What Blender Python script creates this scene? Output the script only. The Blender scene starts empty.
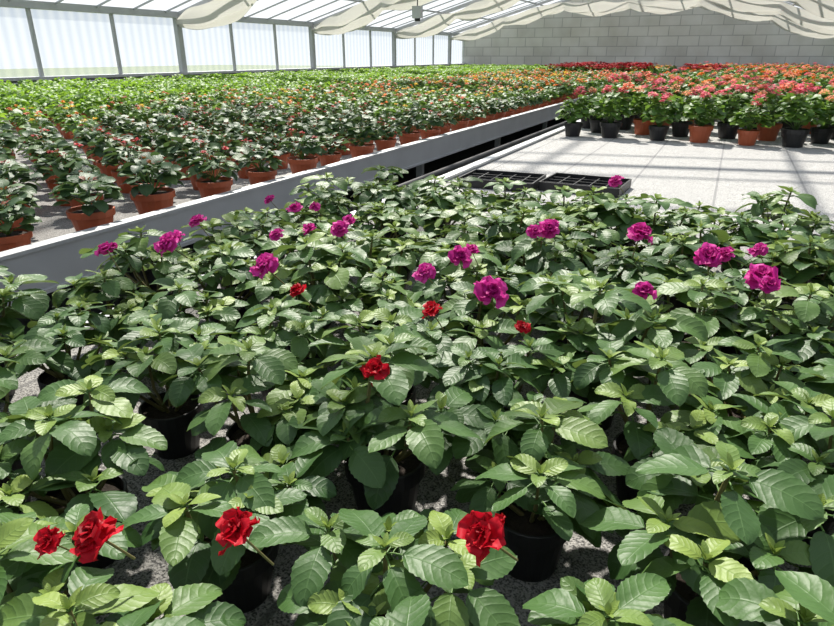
import bpy, math, random
import numpy as np
from mathutils import Matrix, Vector, Euler
R = random.Random(7)
pi = math.pi
try:
    bpy.context.scene.view_settings.view_transform='Standard'
except Exception: pass

# ------------------------------------------------------------------ materials
def new_mat(name):
    m = bpy.data.materials.new(name); m.use_nodes = True
    nt = m.node_tree; nt.nodes.clear()
    out = nt.nodes.new('ShaderNodeOutputMaterial')
    return m, nt, out
def N(nt, t, **kw):
    n = nt.nodes.new(t)
    for k, v in kw.items(): setattr(n, k, v)
    return n
def math_n(nt, op, a, b=None, c=None, clamp=False):
    n = nt.nodes.new('ShaderNodeMath'); n.operation = op; n.use_clamp = clamp
    for i, x in enumerate((a, b, c)):
        if x is None: continue
        if isinstance(x, (int, float)): n.inputs[i].default_value = x
        else: nt.links.new(x, n.inputs[i])
    return n.outputs[0]
def mixc(nt, f, a, b, mode='MIX'):
    n = nt.nodes.new('ShaderNodeMix'); n.data_type = 'RGBA'; n.blend_type = mode
    for s, x in ((n.inputs[0], f), (n.inputs[6], a), (n.inputs[7], b)):
        if isinstance(x, (int, float)): s.default_value = x
        elif isinstance(x, tuple): s.default_value = (*x, 1) if len(x) == 3 else x
        else: nt.links.new(x, s)
    return n.outputs[2]

def simple(name, col, rough=0.6, metal=0.0, noise=0.15, scale=20, bump=0.0, spec=0.5):
    m, nt, out = new_mat(name)
    b = N(nt, 'ShaderNodeBsdfPrincipled')
    b.inputs['Roughness'].default_value = rough; b.inputs['Metallic'].default_value = metal
    b.inputs['Specular IOR Level'].default_value = spec
    tc = N(nt, 'ShaderNodeTexCoord'); no = N(nt, 'ShaderNodeTexNoise')
    no.inputs['Scale'].default_value = scale; no.inputs['Detail'].default_value = 4
    nt.links.new(tc.outputs['Object'], no.inputs['Vector'])
    dark = tuple(c*(1-noise*1.5) for c in col); lite = tuple(min(1, c*(1+noise)) for c in col)
    c = mixc(nt, no.outputs['Fac'], dark, lite)
    nt.links.new(c, b.inputs['Base Color'])
    if bump:
        bp = N(nt, 'ShaderNodeBump'); bp.inputs['Strength'].default_value = bump
        bp.inputs['Distance'].default_value = 0.01
        nt.links.new(no.outputs['Fac'], bp.inputs['Height']); nt.links.new(bp.outputs[0], b.inputs['Normal'])
    nt.links.new(b.outputs[0], out.inputs[0])
    return m

def leaf_mat(name, dark, mid, young, rough=0.4, trans=0.25, veins=True, nvein=7.0, spec=0.5):
    m, nt, out = new_mat(name)
    at = N(nt, 'ShaderNodeAttribute', attribute_name='tint')
    cr = N(nt, 'ShaderNodeValToRGB')
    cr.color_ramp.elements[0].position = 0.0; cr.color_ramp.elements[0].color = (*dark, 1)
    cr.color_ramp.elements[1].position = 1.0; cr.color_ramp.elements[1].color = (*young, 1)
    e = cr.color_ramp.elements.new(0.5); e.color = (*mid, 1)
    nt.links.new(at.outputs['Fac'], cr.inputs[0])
    col = cr.outputs[0]
    no = N(nt, 'ShaderNodeTexNoise'); no.inputs['Scale'].default_value = 60
    tc = N(nt, 'ShaderNodeTexCoord'); nt.links.new(tc.outputs['Object'], no.inputs['Vector'])
    col = mixc(nt, math_n(nt, 'MULTIPLY', no.outputs['Fac'], 0.35), col, dark)
    b = N(nt, 'ShaderNodeBsdfPrincipled')
    if veins:
        sp = N(nt, 'ShaderNodeSeparateXYZ'); nt.links.new(tc.outputs['UV'], sp.inputs[0])
        au = math_n(nt, 'ABSOLUTE', math_n(nt, 'SUBTRACT', math_n(nt, 'MULTIPLY', sp.outputs[0], 2.0), 1.0))
        cv = math_n(nt, 'MULTIPLY', math_n(nt, 'POWER', au, 1.4), 1.5)
        ph = math_n(nt, 'SUBTRACT', math_n(nt, 'MULTIPLY', sp.outputs[1], nvein), cv)
        fr = math_n(nt, 'ABSOLUTE', math_n(nt, 'SUBTRACT', math_n(nt, 'FRACT', ph), 0.5))  # 0.5 at vein
        sv = math_n(nt, 'MULTIPLY', math_n(nt, 'SUBTRACT', fr, 0.44), 17.0, clamp=True)
        mr = math_n(nt, 'SUBTRACT', 1.0, math_n(nt, 'MULTIPLY', au, 18.0), clamp=True)
        vm = math_n(nt, 'MAXIMUM', math_n(nt, 'MULTIPLY', sv, 0.45), mr)
        lite = tuple(min(1, c*1.35+0.03) for c in mid)
        col = mixc(nt, math_n(nt, 'MULTIPLY', vm, 0.4), col, lite)
        bp = N(nt, 'ShaderNodeBump'); bp.inputs['Strength'].default_value = 0.25; bp.inputs['Distance'].default_value = 0.0015
        bp.invert = True
        h = math_n(nt, 'ADD', math_n(nt, 'POWER', math_n(nt, 'MULTIPLY', fr, 2.0), 3.0), mr)
        n9 = N(nt, 'ShaderNodeTexNoise'); n9.inputs['Scale'].default_value = 130; nt.links.new(tc.outputs['Object'], n9.inputs['Vector'])
        h = math_n(nt, 'ADD', h, math_n(nt, 'MULTIPLY', n9.outputs['Fac'], 1.6))
        nt.links.new(h, bp.inputs['Height']); nt.links.new(bp.outputs[0], b.inputs['Normal'])
    nt.links.new(col, b.inputs['Base Color'])
    b.inputs['Roughness'].default_value = rough
    b.inputs['Specular IOR Level'].default_value = spec
    tr = N(nt, 'ShaderNodeBsdfTranslucent')
    tcol = mixc(nt, 0.5, col, young)
    nt.links.new(tcol, tr.inputs['Color'])
    mx = N(nt, 'ShaderNodeMixShader'); mx.inputs[0].default_value = trans
    nt.links.new(b.outputs[0], mx.inputs[1]); nt.links.new(tr.outputs[0], mx.inputs[2])
    nt.links.new(mx.outputs[0], out.inputs[0])
    return m

M_imp = leaf_mat('impatiens_leaf', (0.026,0.072,0.018), (0.076,0.158,0.038), (0.30,0.40,0.08), rough=0.48, trans=0.22, spec=.42)
M_beg = leaf_mat('begonia_leaf', (0.016,0.045,0.016), (0.05,0.11,0.035), (0.16,0.25,0.07), rough=0.5, trans=0.22, spec=.38)
M_begr = leaf_mat('begonia_bud_leaf', (0.20,0.02,0.012), (0.26,0.05,0.02), (0.2,0.15,0.04), rough=0.5, trans=0.3)
M_grn = leaf_mat('green_leaf', (0.03,0.085,0.018), (0.09,0.20,0.032), (0.26,0.42,0.06), rough=0.5, trans=0.35)
M_lime = leaf_mat('lime_leaf', (0.05,0.15,0.015), (0.17,0.35,0.03), (0.36,0.56,0.05), rough=0.5, trans=0.45)
M_ger = leaf_mat('geranium_leaf', (0.03,0.08,0.015), (0.09,0.2,0.03), (0.23,0.38,0.05), rough=0.5, trans=0.35)
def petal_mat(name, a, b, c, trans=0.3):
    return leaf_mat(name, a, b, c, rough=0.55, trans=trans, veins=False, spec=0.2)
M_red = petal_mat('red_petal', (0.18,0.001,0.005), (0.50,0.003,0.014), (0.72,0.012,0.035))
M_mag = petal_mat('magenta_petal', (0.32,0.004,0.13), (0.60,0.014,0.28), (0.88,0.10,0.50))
M_pink = petal_mat('pink_petal', (0.7,0.08,0.16), (0.85,0.18,0.26), (0.95,0.36,0.42))
M_coral = petal_mat('coral_petal', (0.75,0.10,0.05), (0.85,0.22,0.13), (0.95,0.42,0.28))
M_peach = petal_mat('peach_petal', (0.85,0.3,0.15), (0.92,0.45,0.26), (0.95,0.6,0.42))
M_oran = petal_mat('orange_petal', (0.75,0.10,0.01), (0.9,0.2,0.015), (0.95,0.4,0.04))
M_yel = petal_mat('yellow_petal', (0.8,0.45,0.01), (0.9,0.6,0.03), (0.95,0.75,0.1))
M_stem = simple('stem_green_red', (0.16,0.14,0.05), 0.5)
M_stemg = simple('stem_green', (0.10,0.2,0.04), 0.5)
M_black = simple('black_plastic', (0.012,0.012,0.013), 0.45)
M_terra = simple('terracotta_plastic', (0.42,0.095,0.035), 0.5, noise=0.15, scale=8)
M_soil = simple('potting_soil', (0.03,0.02,0.013), 0.95, noise=0.5, scale=90, bump=0.8)
M_alu = simple('aluminium', (0.50,0.51,0.52), 0.45, 0.4, noise=0.12, scale=6)
M_galv = simple('galvanised_steel', (0.42,0.43,0.44), 0.5, 0.3, noise=0.12, scale=5)
M_dark = simple('dark_rubber', (0.02,0.02,0.022), 0.6)
M_floor = simple('concrete_floor', (0.13,0.125,0.12), 0.85, noise=0.25, scale=3, bump=0.2)
M_ground = simple('outdoor_grass', (0.16,0.2,0.10), 0.9, noise=0.3, scale=2)
M_lowwall = simple('low_wall_render', (0.26,0.27,0.27), 0.8, noise=0.15, scale=3)

def fabric_mat():
    m, nt, out = new_mat('woven_ground_cloth')
    b = N(nt, 'ShaderNodeBsdfPrincipled'); b.inputs['Roughness'].default_value = 0.8
    b.inputs['Specular IOR Level'].default_value = 0.25
    tc = N(nt, 'ShaderNodeTexCoord')
    n1 = N(nt, 'ShaderNodeTexVoronoi'); n1.inputs['Scale'].default_value = 260
    n2 = N(nt, 'ShaderNodeTexNoise'); n2.inputs['Scale'].default_value = 2.2; n2.inputs['Detail'].default_value = 7
    n3 = N(nt, 'ShaderNodeTexNoise'); n3.inputs['Scale'].default_value = 330; n3.inputs['Detail'].default_value = 2
    n4 = N(nt, 'ShaderNodeTexNoise'); n4.inputs['Scale'].default_value = 7; n4.inputs['Detail'].default_value = 8
    for n in (n1, n2, n3, n4): nt.links.new(tc.outputs['Object'], n.inputs['Vector'])
    br = N(nt, 'ShaderNodeTexBrick'); br.offset = 0.0; br.inputs['Scale'].default_value = 1
    br.inputs['Brick Width'].default_value = 0.42; br.inputs['Row Height'].default_value = 2.1
    br.inputs['Mortar Size'].default_value = 0.007; br.inputs['Mortar Smooth'].default_value = 0.3
    nt.links.new(tc.outputs['Object'], br.inputs['Vector'])
    c = mixc(nt, math_n(nt, 'MULTIPLY', math_n(nt, 'SUBTRACT', n3.outputs['Fac'], 0.36), 4.5, clamp=True), (0.10,0.10,0.10), (0.58,0.57,0.55))
    c = mixc(nt, math_n(nt, 'MULTIPLY', math_n(nt, 'SUBTRACT', n2.outputs['Fac'], 0.48), 1.8, clamp=True), c, (0.36,0.355,0.35))
    c = mixc(nt, math_n(nt, 'MULTIPLY', math_n(nt, 'SUBTRACT', n4.outputs['Fac'], 0.56), 3.0, clamp=True), c, (0.26,0.255,0.25))
    c = mixc(nt, math_n(nt, 'MULTIPLY', br.outputs['Fac'], 0.7), c, (0.20,0.20,0.20))
    sp = N(nt, 'ShaderNodeSeparateXYZ'); nt.links.new(tc.outputs['Object'], sp.inputs[0])
    f = math_n(nt, 'MULTIPLY', math_n(nt, 'SUBTRACT', 2.9, sp.outputs[1]), 2.0, clamp=True)
    near_tone = mixc(nt, f, (1,1,1), (0.62,0.61,0.60))  # cloth colour goes darker grey towards the near end of the benches
    c = mixc(nt, 1.0, c, near_tone, 'MULTIPLY')
    nt.links.new(c, b.inputs['Base Color'])
    bp = N(nt, 'ShaderNodeBump'); bp.inputs['Strength'].default_value = 0.6; bp.inputs['Distance'].default_value = 0.003
    nt.links.new(n1.outputs['Distance'], bp.inputs['Height']); nt.links.new(bp.outputs[0], b.inputs['Normal'])
    nt.links.new(b.outputs[0], out.inputs[0]); return m
M_fab = fabric_mat()

def block_mat():
    m, nt, out = new_mat('painted_concrete_block')
    b = N(nt, 'ShaderNodeBsdfPrincipled'); b.inputs['Roughness'].default_value = 0.85
    tc = N(nt, 'ShaderNodeTexCoord'); sp = N(nt, 'ShaderNodeSeparateXYZ'); cb = N(nt, 'ShaderNodeCombineXYZ')
    nt.links.new(tc.outputs['Object'], sp.inputs[0]); nt.links.new(sp.outputs[0], cb.inputs[0]); nt.links.new(sp.outputs[2], cb.inputs[1])
    br = N(nt, 'ShaderNodeTexBrick'); br.inputs['Scale'].default_value = 1
    br.inputs['Brick Width'].default_value = 0.75; br.inputs['Row Height'].default_value = 0.36
    br.inputs['Mortar Size'].default_value = 0.015
    br.inputs['Color1'].default_value = (0.58,0.565,0.53,1); br.inputs['Color2'].default_value = (0.68,0.66,0.62,1)
    br.inputs['Mortar'].default_value = (0.42,0.41,0.39,1)
    nt.links.new(cb.outputs[0], br.inputs['Vector'])
    no = N(nt, 'ShaderNodeTexNoise'); no.inputs['Scale'].default_value = 1.2; no.inputs['Detail'].default_value = 8
    nt.links.new(tc.outputs['Object'], no.inputs['Vector'])
    c = mixc(nt, 0.6, br.outputs['Color'], mixc(nt, no.outputs['Fac'], (0.1,0.1,0.1), (0.9,0.9,0.9)), 'OVERLAY')
    nt.links.new(c, b.inputs['Base Color'])
    nt.links.new(b.outputs[0], out.inputs[0]); return m
M_block = block_mat()

def poly_mat(name, transp, col, flute=0, diff=0.2):
    m, nt, out = new_mat(name)
    t = N(nt, 'ShaderNodeBsdfTransparent'); t.inputs[0].default_value = (0.97,0.98,1,1)
    tl = N(nt, 'ShaderNodeBsdfTranslucent'); df = N(nt, 'ShaderNodeBsdfDiffuse')
    c = col
    if flute:
        tc = N(nt, 'ShaderNodeTexCoord'); sp = N(nt, 'ShaderNodeSeparateXYZ'); nt.links.new(tc.outputs['Object'], sp.inputs[0])
        s = math_n(nt, 'SINE', math_n(nt, 'MULTIPLY', sp.outputs[1], 2*pi/flute))
        s = math_n(nt, 'MULTIPLY_ADD', s, 0.5, 0.5)
        cc = mixc(nt, s, tuple(x*0.85 for x in col), col)
        nt.links.new(cc, tl.inputs[0]); nt.links.new(cc, df.inputs[0])
        nt.links.new(mixc(nt, s, (0.80,0.86,0.94), (0.95,0.98,1.0)), t.inputs[0])
    else:
        tl.inputs[0].default_value = (*col,1); df.inputs[0].default_value = (*col,1)
    m1 = N(nt, 'ShaderNodeMixShader'); m1.inputs[0].default_value = diff
    nt.links.new(tl.outputs[0], m1.inputs[1]); nt.links.new(df.outputs[0], m1.inputs[2])
    m2 = N(nt, 'ShaderNodeMixShader'); m2.inputs[0].default_value = transp
    nt.links.new(m1.outputs[0], m2.inputs[1]); nt.links.new(t.outputs[0], m2.inputs[2])
    nt.links.new(m2.outputs[0], out.inputs[0]); return m
M_win = poly_mat('fluted_polycarbonate', 0.8, (0.93,0.96,1.0), flute=0.2)
M_roof = poly_mat('roof_glazing', 0.8, (0.92,0.95,1.0))
M_cloth = poly_mat('shade_cloth', 0.0, (0.60,0.59,0.55), diff=.6)

# ------------------------------------------------------------------ mesh builder
class MB:
    def __init__(s): s.v=[]; s.f=[]; s.m=[]; s.sm=[]; s.uv=[]; s.t=[]; s.n=0; s.mats=[]
    def mi(s, mat):
        if mat not in s.mats: s.mats.append(mat)
        return s.mats.index(mat)
    def add(s, verts, faces, mat, smooth=True, uv=None, tint=0.5):
        verts = np.asarray(verts, float).reshape(-1,3); k = len(verts); i = s.mi(mat)
        s.v.append(verts); o = s.n
        for f in faces: s.f.append(tuple(a+o for a in f))
        s.m += [i]*len(faces); s.sm += [smooth]*len(faces)
        s.uv.append(np.zeros((k,2)) if uv is None else uv)
        s.t.append(np.full(k, tint) if np.isscalar(tint) else tint)
        s.n += k
    def mesh(s, name):
        me = bpy.data.meshes.new(name)
        me.from_pydata(np.concatenate(s.v).tolist(), [], s.f)
        for m in s.mats: me.materials.append(m)
        me.polygons.foreach_set('material_index', s.m); me.polygons.foreach_set('use_smooth', s.sm)
        li = np.zeros(len(me.loops), int); me.loops.foreach_get('vertex_index', li)
        uv = np.concatenate(s.uv)[li]
        me.uv_layers.new(name='UVMap').data.foreach_set('uv', uv.ravel())
        a = me.attributes.new('tint', 'FLOAT', 'POINT'); a.data.foreach_set('value', np.concatenate(s.t))
        me.update(); return me
    def obj(s, name, parent=None, link=True):
        o = bpy.data.objects.new(name, s.mesh(name))
        if link: bpy.context.scene.collection.objects.link(o)
        if parent: o.parent = parent
        return o
    def box(s, c, d, mat, rot=None):
        x,y,z = (q/2 for q in d)
        V = np.array([(a,b,e) for a in (-x,x) for b in (-y,y) for e in (-z,z)])
        if rot is not None: V = V @ np.array(rot).T
        V = V + np.array(c)
        s.add(V, [(0,1,3,2),(4,6,7,5),(0,4,5,1),(2,3,7,6),(0,2,6,4),(1,5,7,3)], mat, False)
    def beam(s, a, b, w, h, mat):
        a = Vector(a); b = Vector(b); d = b-a; L = d.length; d.normalize()
        up = Vector((0,0,1)) if abs(d.z) < .95 else Vector((0,1,0))
        sx = d.cross(up).normalized(); uz = sx.cross(d).normalized()
        rot = Matrix((sx, d, uz)).transposed()
        s.box((a+b)/2, (w, L, h), mat, rot)
    def tube(s, pts, rad, mat, seg=6, tint=.5):
        pts = [Vector(p) for p in pts]; n=len(pts)
        if isinstance(rad,(int,float)): rad=[rad]*n
        V=[]; F=[]
        for i,p in enumerate(pts):
            d=(pts[min(i+1,n-1)]-pts[max(i-1,0)]).normalized()
            up=Vector((0,0,1)) if abs(d.z)<.9 else Vector((1,0,0))
            a=d.cross(up).normalized(); b=d.cross(a)
            for k in range(seg):
                t=2*pi*k/seg; V.append(p+(a*math.cos(t)+b*math.sin(t))*rad[i])
        for i in range(n-1):
            for k in range(seg):
                F.append((i*seg+k,i*seg+(k+1)%seg,(i+1)*seg+(k+1)%seg,(i+1)*seg+k))
        s.add([tuple(v) for v in V],F,mat,True,tint=tint)
    def lathe(s, prof, mat, seg=16, smooth=True, z0=0):
        V=[];F=[]
        for r,z in prof:
            for k in range(seg):
                t=2*pi*k/seg; V.append((r*math.cos(t),r*math.sin(t),z+z0))
        for i in range(len(prof)-1):
            for k in range(seg):
                F.append((i*seg+k,i*seg+(k+1)%seg,(i+1)*seg+(k+1)%seg,(i+1)*seg+k))
        s.add(V,F,mat,smooth)
    def leaf(s, P, az, el, L, W, mat, rng, bend=0.8, fold=0.15, roll=0.0, nv=18, nu=6, tint=.5, kind='ovate', ripple=0.0, teeth=0.0, quilt=0.0):
        v=np.linspace(0,1,nv+1); ang=el-bend*v; ds=L/nv
        r=np.concatenate([[0],np.cumsum(np.cos(ang[:-1])*ds)]); z=np.concatenate([[0],np.cumsum(np.sin(ang[:-1])*ds)])
        d=np.array([math.cos(az),math.sin(az),0]); sd=np.array([-math.sin(az),math.cos(az),0]); Z=np.array([0,0,1.])
        C=np.array(P)[None]+r[:,None]*d+z[:,None]*Z
        nrm=-np.sin(ang)[:,None]*d+np.cos(ang)[:,None]*Z
        S=sd*math.cos(roll)+nrm*math.sin(roll); Nn=nrm*math.cos(roll)-sd*math.sin(roll)
        if kind=='ovate': w=v**.62*(1-v)**.72/.405
        elif kind=='round': w=np.sqrt(np.clip(1-(2*v-1)**2,0,1))
        else: w=np.clip(v**.75*(1-v)**.3/.58,0,1)
        if teeth: w=w*(1+teeth*np.where(np.arange(nv+1)%2==0,1,-1))
        w=np.maximum(w*W/2,.0004)
        u=np.linspace(-1,1,nu+1); U,VV=np.meshgrid(u,v); ww=w[:,None]
        hgt=fold*np.abs(U)*ww+ripple*W*np.sin(VV*9+rng.random()*6+U*2)*np.abs(U)*.5
        if quilt: hgt=hgt+quilt*W*np.cos(2*pi*(VV*7-1.5*np.abs(U)**1.4+.5))*(ww/(W/2))*np.sin(np.abs(U)*pi)**.5*.5
        P3=C[:,None,:]+S[:,None,:]*(U*ww)[...,None]+Nn[:,None,:]*hgt[...,None]
        uv=np.stack([(U+1)/2,VV],-1).reshape(-1,2)
        k=nu+1
        F=[(i*k+j,i*k+j+1,(i+1)*k+j+1,(i+1)*k+j) for i in range(nv) for j in range(nu)]
        s.add(P3.reshape(-1,3),F,mat,True,uv,tint)
    def pot(s, Rr, h, mat, seg=20):
        s.lathe([(0.001,0),(Rr*.70,0),(Rr*.72,.004),(Rr*.90,h*.74),(Rr*.92,h*.745),(Rr*.985,h*.75),(Rr,h*.99),(Rr*.985,h),(Rr*.93,h),(Rr*.9,h*.86)],mat,seg,smooth=False)
        s.lathe([(Rr*.91,h*.86),(Rr*.5,h*.89),(0.001,h*.9)],M_soil,seg)

# ------------------------------------------------------------------ plants
def impatiens(seed):
    g=random.Random(seed); mb=MB(); ph=.092
    mb.pot(.056,ph,M_black,24)
    ns=g.choice([6,7,8,8]); a0=g.random()*6
    shoots=[(0.012,a0,g.uniform(.205,.235))]+[(g.uniform(.045,.092),a0+2*pi*i/(ns-1)+g.uniform(-.35,.35),g.uniform(.145,.215)) for i in range(ns-1)]
    for r,a,h in shoots:
        tip=Vector((r*math.cos(a),r*math.sin(a),h)); base=Vector((.012*math.cos(a),.012*math.sin(a),ph*.88))
        midp=base.lerp(tip,.55)+Vector((.012*math.cos(a),.012*math.sin(a),-.008))
        mb.tube([base,midp,tip],[.0036,.003,.0022],M_stem,6)
        def lf(p,az,el,L,tint,pet,bend):
            p=Vector(p); e=p+Vector((math.cos(az)*math.cos(el),math.sin(az)*math.cos(el),math.sin(el)))*pet
            mb.tube([p,p.lerp(e,.5)+Vector((0,0,.001)),e],.0011,M_stemg,4)
            mb.leaf(tuple(e),az+g.uniform(-.15,.15),el-.1,L,L*g.uniform(.56,.70),M_imp,g,bend=bend,fold=g.uniform(.0,.3),
                    roll=g.uniform(-.45,.45),tint=tint,ripple=.07,teeth=.035,quilt=.016)
        b0=g.random()*6; base_t=g.uniform(.2,.62)
        n=g.choice([5,6,6])
        for i in range(n):
            az=b0+i*2*pi/n+g.uniform(-.3,.3)
            L=g.uniform(.050,.075)
            lf(tip-Vector((0,0,.006+.004*(i%2))),az,g.uniform(-.15,.45),L,min(1,max(0,base_t+g.uniform(-.2,.15))),g.uniform(.010,.022),g.uniform(.3,1.15))
        for i in range(3):
            az=b0+.4+i*2*pi/3+g.uniform(-.3,.3)
            lf(tip,az,g.uniform(.35,.75),g.uniform(.028,.042),min(1,base_t+.25+g.uniform(-.1,.15)),.005,g.uniform(.5,1.1))
        for i in range(4):
            az=b0+i*1.6+g.uniform(-.3,.3)
            mb.leaf(tuple(tip+Vector((0,0,.002))),az,g.uniform(.8,1.3),g.uniform(.013,.022),g.uniform(.006,.009),M_imp,g,bend=.5,fold=.3,nv=5,nu=2,tint=g.uniform(.8,1))
        for i in range(2):
            az=a+g.uniform(-1.3,1.3); q=base.lerp(tip,g.uniform(.45,.8))
            lf(q,az,g.uniform(-.1,.3),g.uniform(.050,.072),g.uniform(.0,.35),g.uniform(.02,.035),g.uniform(.6,1.3))
    return mb.mesh('potted_impatiens_mesh')

def rose_flower(seed, mat, size=.028):
    g=random.Random(seed); mb=MB()
    for ring,(cnt,L,el) in enumerate([(5,1.0,-.05),(5,.95,.25),(5,.8,.55),(4,.66,.85),(4,.5,1.1),(3,.36,1.3)]):
        a0=g.random()*6
        for i in range(cnt):
            az=a0+i*2*pi/cnt+g.uniform(-.35,.35); l=size*L*g.uniform(.8,1.12)
            mb.leaf((g.uniform(-.002,.002),g.uniform(-.002,.002),ring*.0014),az,el+g.uniform(-.25,.3),l,l*g.uniform(.9,1.25),mat,g,bend=g.uniform(-.4,.9),fold=g.uniform(-.25,.45),
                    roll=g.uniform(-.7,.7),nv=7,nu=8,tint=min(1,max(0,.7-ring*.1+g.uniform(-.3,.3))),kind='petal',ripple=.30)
    mb.tube([(0,0,.002),(0.002,0.002,-.03),(0.006,0.004,-.065)],.0014,M_stem,5)
    return mb.mesh('double_bloom_mesh')

def floret_cluster(mb, c, rad, n, mat, g, flat=1.0, sz=.018):
    for i in range(n):
        t=math.acos(g.uniform(-.3,1)); a=g.random()*2*pi
        d=Vector((math.sin(t)*math.cos(a),math.sin(t)*math.sin(a),math.cos(t)*flat))
        p=Vector(c)+d*rad*g.uniform(.8,1.05)
        a0=g.random()*6; tn=g.uniform(.1,.95)
        for k in range(4):
            az=a0+k*pi/2
            el=g.uniform(-.2,.6)
            mb.leaf(tuple(p),az,el,sz,sz*.9,mat,g,bend=.4,fold=.1,nv=2,nu=2,tint=tn,kind='petal')

def bushy(seed, leafmat, potmat, Rr, ph, spread, height, nl, leafL, flmat=None, nf=0, fr=.02, fsz=.018, ffl=10, kind='ovate', dark=0., stalk=.03, heart=None):
    g=random.Random(seed); mb=MB()
    mb.pot(Rr,ph,potmat,18)
    H=height-ph
    for i in range(nl):
        q=(i+.5)/nl
        th=math.acos(1-q*.95); az=i*2.39996+g.uniform(-.4,.4)
        rr=spread*math.sin(th)*g.uniform(.55,.95); zz=ph+H*(.15+.8*math.cos(th)*g.uniform(.7,1.05))
        P=(rr*.62*math.cos(az),rr*.62*math.sin(az),zz)
        if i%3==0: mb.tube([(0,0,ph*.88),(P[0]*.5,P[1]*.5,(ph+zz)/2),P],.0022,M_stemg,4)
        L=leafL*g.uniform(.75,1.2)
        mb.leaf(P,az+g.uniform(-.5,.5),g.uniform(-.2,.7)*(1-.3*q),L,L*(.95 if kind=='round' else .8),leafmat,g,bend=g.uniform(.4,1.3),
                fold=g.uniform(0,.35),roll=g.uniform(-.5,.5),nv=6,nu=4,tint=min(1,max(0,g.uniform(.15,.85)-dark)),kind=kind,ripple=.08)
    if heart:
        for i in range(6):
            az=g.random()*6.28; r=g.uniform(.0,.035)
            mb.leaf((r*math.cos(az),r*math.sin(az),height-.015),az,g.uniform(.3,1.1),.022,.014,heart,g,bend=.6,fold=.2,nv=3,nu=2,tint=g.uniform(.1,.9))
    if flmat:
        for j in range(nf):
            az=g.random()*2*pi; rr=spread*g.uniform(0.05,.75)
            top=(rr*math.cos(az),rr*math.sin(az),height+g.uniform(-.03,stalk))
            mb.tube([(rr*.3*math.cos(az),rr*.3*math.sin(az),ph+H*.4),top],.002,M_stemg,4)
            mat=g.choice(flmat) if isinstance(flmat,list) else flmat
            floret_cluster(mb,top,fr*g.uniform(.8,1.15),ffl,mat,g,.8,fsz)
    return mb

VC=[0]
def variants(prefix, mbs):
    col=bpy.data.collections.new(prefix+'_variants'); 
    for i,mb in enumerate(mbs):
        o=mb.obj('%s_variant_%02d'%(prefix,i),link=False); col.objects.link(o)
        k=VC[0]; VC[0]+=1
        o.location=(-9.0+1.0*(k%7),3+2.0*(k//7)+.5,0)
    return col,len(mbs)

def scatter(name, col, pts):
    A=np.array(pts,float)
    me=bpy.data.meshes.new(name); me.from_pydata(A[:,:3].tolist(),[],[])
    a=me.attributes.new('rot','FLOAT_VECTOR','POINT'); rv=np.zeros((len(A),3)); rv[:,2]=A[:,3]; a.data.foreach_set('vector',rv.ravel())
    a=me.attributes.new('scl','FLOAT','POINT'); a.data.foreach_set('value',A[:,4])
    a=me.attributes.new('idx','INT','POINT'); a.data.foreach_set('value',A[:,5].astype(int))
    o=bpy.data.objects.new(name,me); bpy.context.scene.collection.objects.link(o)
    ng=bpy.data.node_groups.new(name+'_nodes','GeometryNodeTree')
    ng.interface.new_socket('Geometry',in_out='INPUT',socket_type='NodeSocketGeometry')
    ng.interface.new_socket('Geometry',in_out='OUTPUT',socket_type='NodeSocketGeometry')
    gi=ng.nodes.new('NodeGroupInput'); go=ng.nodes.new('NodeGroupOutput')
    ip=ng.nodes.new('GeometryNodeInstanceOnPoints'); ci=ng.nodes.new('GeometryNodeCollectionInfo')
    ci.inputs['Collection'].default_value=col; ci.inputs['Separate Children'].default_value=True; ci.inputs['Reset Children'].default_value=True
    ip.inputs['Pick Instance'].default_value=True
    def na(nm,t):
        n=ng.nodes.new('GeometryNodeInputNamedAttribute'); n.data_type=t; n.inputs[0].default_value=nm
        return next(s for s in n.outputs if s.enabled and s.name=='Attribute')
    L=ng.links.new
    L(gi.outputs[0],ip.inputs['Points']); L(ci.outputs[0],ip.inputs['Instance'])
    L(na('idx','INT'),ip.inputs['Instance Index']); L(na('rot','FLOAT_VECTOR'),ip.inputs['Rotation']); L(na('scl','FLOAT'),ip.inputs['Scale'])
    L(ip.outputs[0],go.inputs[0])
    md=o.modifiers.new('instances','NODES'); md.node_group=ng
    return o

# ------------------------------------------------------------------ layout constants
TZ=.85            # bench surface
CAMZ=1.5
XL,XR=-11.0,3.0; YB=28.0; YF=-3.0; EZ=2.26; SZ=1.14; SL=.28; XC=-4.0
def roofz(x): return EZ+SL*(7-abs(x-XC))
POSTS=[1.1+5.03*i for i in range(6)]

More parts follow.
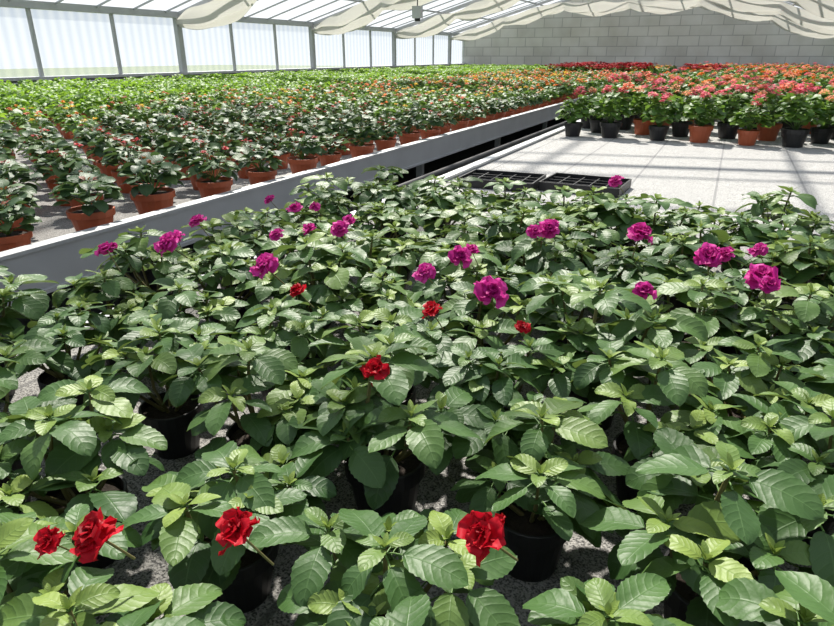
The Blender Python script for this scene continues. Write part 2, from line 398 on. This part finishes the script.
# shell
mb=MB(); mb.box(((XL+XR)/2,(YB+YF)/2,-.05),(XR-XL+.4,YB-YF+.4,.1),M_floor); mb.obj('floor')
mb=MB(); mb.box((0,10,-.13),(160,160,.04),M_ground); mb.obj('outdoor_ground')
def gable(y,t,mat,name):
    mb=MB(); P=[(XL-.1,0),(XR+.1,0),(XR+.1,EZ-.02),(XC,EZ+7*SL),(XL-.1,EZ-.02)]
    V=[(x,y,z) for x,z in P]+[(x,y+t,z) for x,z in P]
    F=[(0,1,2,3,4),(9,8,7,6,5)]+[(i,(i+1)%5+0,(i+1)%5+5,i+5) for i in range(5)]
    mb.add(V,F,mat,False); return mb.obj(name)
gable(YB,.2,M_block,'wall_back')
gable(YF-.05,.05,M_win,'wall_front')
for side,x in (('left',XL),('right',XR)):
    s=-1 if side=='left' else 1
    mb=MB(); mb.box((x+s*.06,(YB+YF)/2,SZ/2-.02),(.12,YB-YF,SZ-.04),M_lowwall)
    mb.obj('wall_'+side)
    mb=MB(); mb.box((x-s*.03,(YB+YF)/2,SZ-.02),(.3,YB-YF,.05),M_galv)
    mb.tube([(x-s*.17,YF+.1,SZ-.11),(x-s*.17,YB-.1,SZ-.11)],.035,M_galv,10)
    mb.obj('trim_sill_'+side)
    mb=MB(); mb.add([(x,YF,SZ),(x,YB,SZ),(x,YB,EZ),(x,YF,EZ)],[(0,1,2,3)],M_win,False)
    k=-2
    while POSTS[0]+k*5.03/3 < YB-.1:
        yy=POSTS[0]+k*5.03/3
        big=(k%3==0)
        w=.14 if big else .06
        mb.box((x-s*.04,yy,(SZ+EZ)/2),(.1 if big else .05,w,EZ-SZ),M_galv)
        k+=1
    mb.obj('window_1' if side=='left' else 'window_2')
    mb=MB(); mb.box((x-s*.02,(YB+YF)/2,EZ+.02),(.18,YB-YF,.12),M_galv); mb.obj('trim_eave_'+side)
mb=MB()
mb.add([(XL,YF,EZ+.06),(XL,YB,EZ+.06),(XC,YB,roofz(XC)+.06),(XC,YF,roofz(XC)+.06),(XR,YB,EZ+.06),(XR,YF,EZ+.06)],[(0,1,2,3),(3,2,4,5)],M_roof,False)
mb.obj('ceiling')
mb=MB()
for i,y in enumerate(POSTS+[YB-.15]):
    for xe in (XL,XR): mb.beam((xe,y,EZ),(XC,y,roofz(XC)),.05,.08,M_galv)
    mb.beam((XL,y,EZ+.0),(XL+1.2,y,EZ+.28),.04,.04,M_galv)
y=YF+.4
while y<YB:
    for xe in (XL,XR): mb.beam((xe,y,EZ+.03),(XC,y,roofz(XC)+.03),.025,.03,M_galv)
    y+=5.03/6
for dx in (1.9,3.7,5.4,6.98):
    for s in (-1,1):
        x=XC+s*(7-dx)
        mb.beam((x,YF,roofz(x)-.02),(x,YB,roofz(x)-.02),.035,.045,M_galv)
mb.obj('roof_frame')

def swag(y, name, cap=None, seed=0, width=.42, deep=.22):
    g=np.random.default_rng(seed); nx=200; nw=30
    xs=np.linspace(XL+.12,XR-.12,nx); V=[]
    ph=g.random(8)*6
    for x in xs:
        zt=roofz(x)-.10
        if cap is not None: zt=min(zt,cap)
        span=((x-XL)%2.35)/2.35; sag=(4*span*(1-span))**.8
        edge=min(1,(min(x-XL,XR-x))/1.2)
        for j in range(nw):
            u=j/(nw-1)
            wv=width*(.45+.55*sag)*(.35+.65*edge)
            yy=y+(u-.5)*wv+.04*math.sin(x*2.3+ph[0]+u*3)
            zz=zt-deep*(.5+.5*sag)*math.sin(pi*u)**.7*(.4+.6*edge)-.06*math.sin(u*22+ph[1]+1.2*math.sin(x*1.7+ph[2]))*(.5+sag*.5)-.03*math.sin(x*5+u*7+ph[3])
            V.append((x,yy,zz))
    F=[(i*nw+j,i*nw+j+1,(i+1)*nw+j+1,(i+1)*nw+j) for i in range(nx-1) for j in range(nw-1)]
    mb=MB(); mb.add(V,F,M_cloth,True); return mb.obj(name)
for i,y in enumerate(POSTS[2:5]): swag(y,'shade_screen',seed=i,width=.85,deep=.42)
swag(POSTS[5],'shade_screen',cap=3.3,seed=9,width=.8,deep=.4)

mb=MB(); mb.box((-6.4,13.5,2.34),(.20,.12,.24),M_alu); mb.tube([(-6.4,13.5,2.44),(-6.4,13.5,roofz(-6.4)-.02)],.012,M_dark,6)
mb.lathe([(.001,0),(.06,0),(.06,.06),(.001,.06)],M_dark,12); 
mb.v[-1]+=np.array([-6.4,13.5,2.165]); mb.obj('hanging_climate_sensor')

# ------------------------------------------------------------------ benches
def bench(name, x0,x1,y0,y1, rim=.10, rt=.03, seed=0):
    mb=MB()
    mb.box(((x0+x1)/2,(y0+y1)/2,TZ-.02),(x1-x0-.02,y1-y0-.02,.04),M_fab)
    zc=TZ-rim/2+rt
    for x in (x0,x1):
        mb.box((x,(y0+y1)/2,zc),(.035,y1-y0,rim),M_alu)
        mb.box((x,(y0+y1)/2,zc+rim/2+.004),(.055,y1-y0+.02,.012),M_alu)
        mb.box((x,(y0+y1)/2,zc-rim/2),(.05,y1-y0+.02,.014),M_alu)
    for y in (y0,y1):
        mb.box(((x0+x1)/2,y,zc),(x1-x0,.035,rim),M_alu)
        mb.box(((x0+x1)/2,y,zc+rim/2+.004),(x1-x0+.02,.055,.012),M_alu)
    y=y0+.4
    while y<y1:
        for x in np.linspace(x0+.25,x1-.25,max(2,int((x1-x0)/2))):
            mb.box((x,y,(TZ-.04)/2),(.05,.05,TZ-.04),M_galv)
        mb.box(((x0+x1)/2,y,TZ-.065),(x1-x0-.1,.04,.05),M_galv)
        y+=2.0
    return mb.obj(name)
BLX0,BLX1=-10.5,-2.0
b1=bench('grow_bench',BLX0,BLX1,.4,27.2,rim=.145,rt=.058)
b2=bench('grow_bench',-1.38,2.6,.06,27.2,rim=.09,rt=.012)
mb=MB()
for x,z in ((-1.62,.80),(-1.78,.72),(-1.5,.72)):
    mb.tube([(x,2.4,z),(x,27,z)],.022,M_dark,8)
y=2.6
while y<27:
    mb.box((-1.63,y,.36),(.04,.04,.74),M_dark); mb.box((-1.64,y,.70),(.4,.03,.03),M_dark); y+=2.2
mb.obj('irrigation_pipe_rail')

for i,(x,y,r) in enumerate([(-1.05,3.28,.03),(-.62,3.35,-.05)]):
    mb=MB(); w,d,h=.40,.30,.045
    mb.box((0,0,.004),(w,d,.006),M_black)
    for s in (-1,1):
        mb.box((s*w/2,0,h/2),(.008,d,h),M_black); mb.box((0,s*d/2,h/2),(w,.008,h),M_black)
    for a in np.linspace(-w/2,w/2,6)[1:-1]: mb.box((a,0,h/2-.004),(.006,d,h-.012),M_black)
    for a in np.linspace(-d/2,d/2,5)[1:-1]: mb.box((0,a,h/2-.004),(w,.006,h-.012),M_black)
    o=mb.obj('plant_tray'); o.location=(x,y,TZ+.001); o.rotation_euler=(0,0,r)

# ------------------------------------------------------------------ foreground impatiens
IV=[impatiens(100+i) for i in range(10)]
plants=[]
j=0; y=.235
while y<2.31:
    x=-1.265+(.113 if j%2 else 0)
    while x<2.4:
        px=max(-1.28,x+R.uniform(-.024,.024)); py=y+R.uniform(-.022,.022)
        o=bpy.data.objects.new('potted_impatiens',R.choice(IV)); bpy.context.scene.collection.objects.link(o)
        o.location=(px,py,TZ+.001); o.rotation_euler=(0,0,R.random()*6.28)
        s=R.uniform(.9,1.1); o.scale=(s,s,s*R.uniform(.92,1.06)); plants.append(o)
        x+=.226
    y+=.214; j+=1
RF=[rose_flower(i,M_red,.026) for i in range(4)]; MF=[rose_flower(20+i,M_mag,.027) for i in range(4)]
fl=[('r',-.442,.273,.95),('r',-.468,.25,.55),('r',-.33,.329,.85),('r',-.132,.417,.95),('r',-.371,.65,.8),('r',-.643,.858,.7),('r',-.387,.872,.75),('r',-.235,.874,.5),
('m',-.329,1.0,1.15),('m',-.457,1.172,.95),('m',-.479,1.043,.85),('m',-.782,.945,1.15),('m',-.8,1.255,.9),('m',-1.078,.98,1.15),('m',-1.163,.893,.95),
('m',-.345,1.47,1.05),('m',-.142,1.51,1.2),('m',.008,1.39,1.15),('m',.104,1.289,1.2),('m',.103,1.488,.75),('m',-.085,1.118,.8),('m',-.302,2.17,.95),
('m',-.867,1.223,.75),('m',-1.03,1.39,.9),('m',-1.165,1.164,.9),('m',-.904,1.146,.7),('m',-1.16,1.45,.7),('m',.04,1.42,.8),('m',-.37,1.43,.8),('m',-.82,1.33,.75),('m',-1.10,1.03,.7),
('m',-.35,1.03,.8),('m',-.45,1.22,.7),('m',-.99,1.43,.6),('m',.115,1.25,.7),
('m',.7,1.2,1.),('r',.9,.6,1.),('m',1.3,1.5,1.),('m',.9,1.9,1.),('r',1.5,.8,1.)]
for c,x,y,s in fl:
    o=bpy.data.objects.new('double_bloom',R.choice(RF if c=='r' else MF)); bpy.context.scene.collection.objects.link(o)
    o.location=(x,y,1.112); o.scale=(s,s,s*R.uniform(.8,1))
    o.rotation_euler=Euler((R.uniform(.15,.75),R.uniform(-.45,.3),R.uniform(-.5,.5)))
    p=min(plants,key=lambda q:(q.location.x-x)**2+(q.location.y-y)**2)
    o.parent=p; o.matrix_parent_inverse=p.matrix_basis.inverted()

# ------------------------------------------------------------------ left bench fields
cb,nb=variants('potted_begonia',[bushy(200+i,M_beg,M_terra,.083,.10,.15,.22,44,.066,flmat=(M_red if i in(0,3) else None),nf=3,fr=.012,fsz=.014,ffl=5,dark=.05,heart=M_begr) for i in range(7)])
cg,ngn=variants('flowering_bedding_plant',[bushy(300+i,M_grn,M_terra,.083,.10,.155,.23,46,.062,flmat=[M_oran,M_red,None,M_yel,M_oran,M_red,None,M_coral][i],nf=[4,3,3,2,2,2,0,2][i],fr=.018,fsz=.018,ffl=6) for i in range(8)])
cl,nl_=variants('lime_bedding_plant',[bushy(400+i,M_lime,M_terra,.083,.10,.18,.25,60,.058) for i in range(4)])
co,no_=variants('coral_geranium',[bushy(500+i,M_grn,M_terra,.085,.10,.17,.255,52,.06,flmat=[M_oran,M_coral,M_yel,M_oran,M_peach,None,M_peach][i],nf=[4,3,2,3,2,2,3][i],fr=.024,fsz=.02,ffl=9,kind='round') for i in range(7)])
P_b=[];P_g=[];P_l=[];P_o=[];P_r=[]
sx,sy=.28,.345; i=0; x=BLX1-.16
while x>BLX0+.12:
    y=.6+(sy/2 if i%2 else 0)
    while y<27.05:
        px,py=x+R.uniform(-.025,.025),y+R.uniform(-.035,.035)
        rz=R.random()*6.28; sc=R.uniform(.88,1.12)
        n=R.uniform(-.5,.5)
        if px<-5.7+n: P_l.append((px,py,TZ,rz,sc*1.05,R.randrange(nl_)))
        elif 17.3<py<19.8 and px>-4.6: P_r.append((px,py,TZ,rz,sc*1.05,R.randrange(3)))
        elif py+n>8.2 and px>-4.8+n: P_o.append((px,py,TZ,rz,sc,R.randrange(no_)))
        elif py+n<5.2 and px>-4.3+n: P_b.append((px,py,TZ,rz,sc,R.randrange(nb)))
        elif px>BLX1-.3: P_b.append((px,py,TZ,rz,sc,R.randrange(nb)))
        else: P_g.append((px,py,TZ,rz,sc,R.randrange(ngn)))
        y+=sy
    x-=sx; i+=1
scatter('potted_begonia_rows',cb,P_b)
scatter('flowering_bedding_plant_rows',cg,P_g)
scatter('lime_bedding_plant_rows',cl,P_l)
scatter('coral_geranium_rows',co,P_o)
def ger(seed,fm,pot,h=.36,nf=4,fr=.036,sz=.022): return bushy(seed,M_ger,pot,.09,.125,.20,h,85,.072,flmat=fm,nf=nf,fr=fr,fsz=sz,ffl=22,kind='round',stalk=.06)
cp,np_=variants('pink_geranium',[ger(600,M_pink,M_black,.37,3,.046,.026),ger(601,[M_pink,M_coral],M_black,.38,2,.046,.026),ger(602,M_peach,M_terra,.34,2,.04),ger(603,M_pink,M_terra,.33,2,.042),ger(604,M_coral,M_black,.38,2,.04),ger(605,M_pink,M_black,.35,2,.046,.026),ger(606,M_peach,M_black,.35,1)])
ch,nh=variants('peach_geranium',[ger(700,M_peach,M_black,.34,3),ger(701,[M_coral,M_peach],M_black,.34,2),ger(702,[M_yel,M_oran],M_black,.33,1),ger(703,M_oran,M_terra,.32,2),ger(704,None,M_terra,.35,2),ger(705,M_pink,M_terra,.34,1),ger(706,None,M_terra,.35,2),ger(707,M_peach,M_terra,.34,1)])
cr_,nr=variants('red_geranium',[ger(800+i,M_red,M_black,.33,9) for i in range(3)])
P_p=[];P_h=[]
y=5.65;i=0
while y<27.0:
    x=-1.2+(.17 if i%2 else 0)
    while x<2.5:
        px,py=x+R.uniform(-.03,.03),y+R.uniform(-.03,.03); rz=R.random()*6.28; sc=R.uniform(.88,1.1)
        if 17<py<19.5 and px<-.3: P_r.append((px,py,TZ,rz,sc,R.randrange(3)))
        elif py<8.2 : P_p.append((px,py,TZ,rz,sc,R.randrange(np_)))
        else: P_h.append((px,py,TZ,rz,sc*.95,R.randrange(nh)))
        x+=.34
    y+=.36;i+=1
scatter('pink_geranium_rows',cp,P_p); scatter('peach_geranium_rows',ch,P_h); scatter('red_geranium_rows',cr_,P_r)

# ------------------------------------------------------------------ light
sun=bpy.data.lights.new('sun','SUN'); sun.energy=10.0; sun.angle=.028; sun.color=(1,.945,.84)
so=bpy.data.objects.new('sun',sun); bpy.context.scene.collection.objects.link(so)
el=math.radians(50); d=Vector((-.55,.83,0)).normalized()*math.cos(el)+Vector((0,0,math.sin(el)))
so.rotation_euler=d.to_track_quat('Z','Y').to_euler(); so.location=(-20,20,30)
w=bpy.data.worlds.new('sky'); bpy.context.scene.world=w; w.use_nodes=True
nt=w.node_tree; bg=nt.nodes['Background']
tc=nt.nodes.new('ShaderNodeTexCoord'); sp=nt.nodes.new('ShaderNodeSeparateXYZ'); nt.links.new(tc.outputs['Generated'],sp.inputs[0])
c=mixc(nt,math_n(nt,'MULTIPLY',sp.outputs[2],3.5,clamp=True),(0.95,0.98,1.0),(0.32,0.39,0.50))
nt.links.new(c,bg.inputs[0]); bg.inputs[1].default_value=1.05

cam=bpy.data.cameras.new('camera'); cam.sensor_width=36; cam.lens=27.2; cam.clip_start=.02; cam.clip_end=300
co_=bpy.data.objects.new('camera',cam); bpy.context.scene.collection.objects.link(co_)
co_.location=(0,0,CAMZ); co_.rotation_euler=(math.radians(67.7),0,math.radians(25.4))
bpy.context.scene.camera=co_
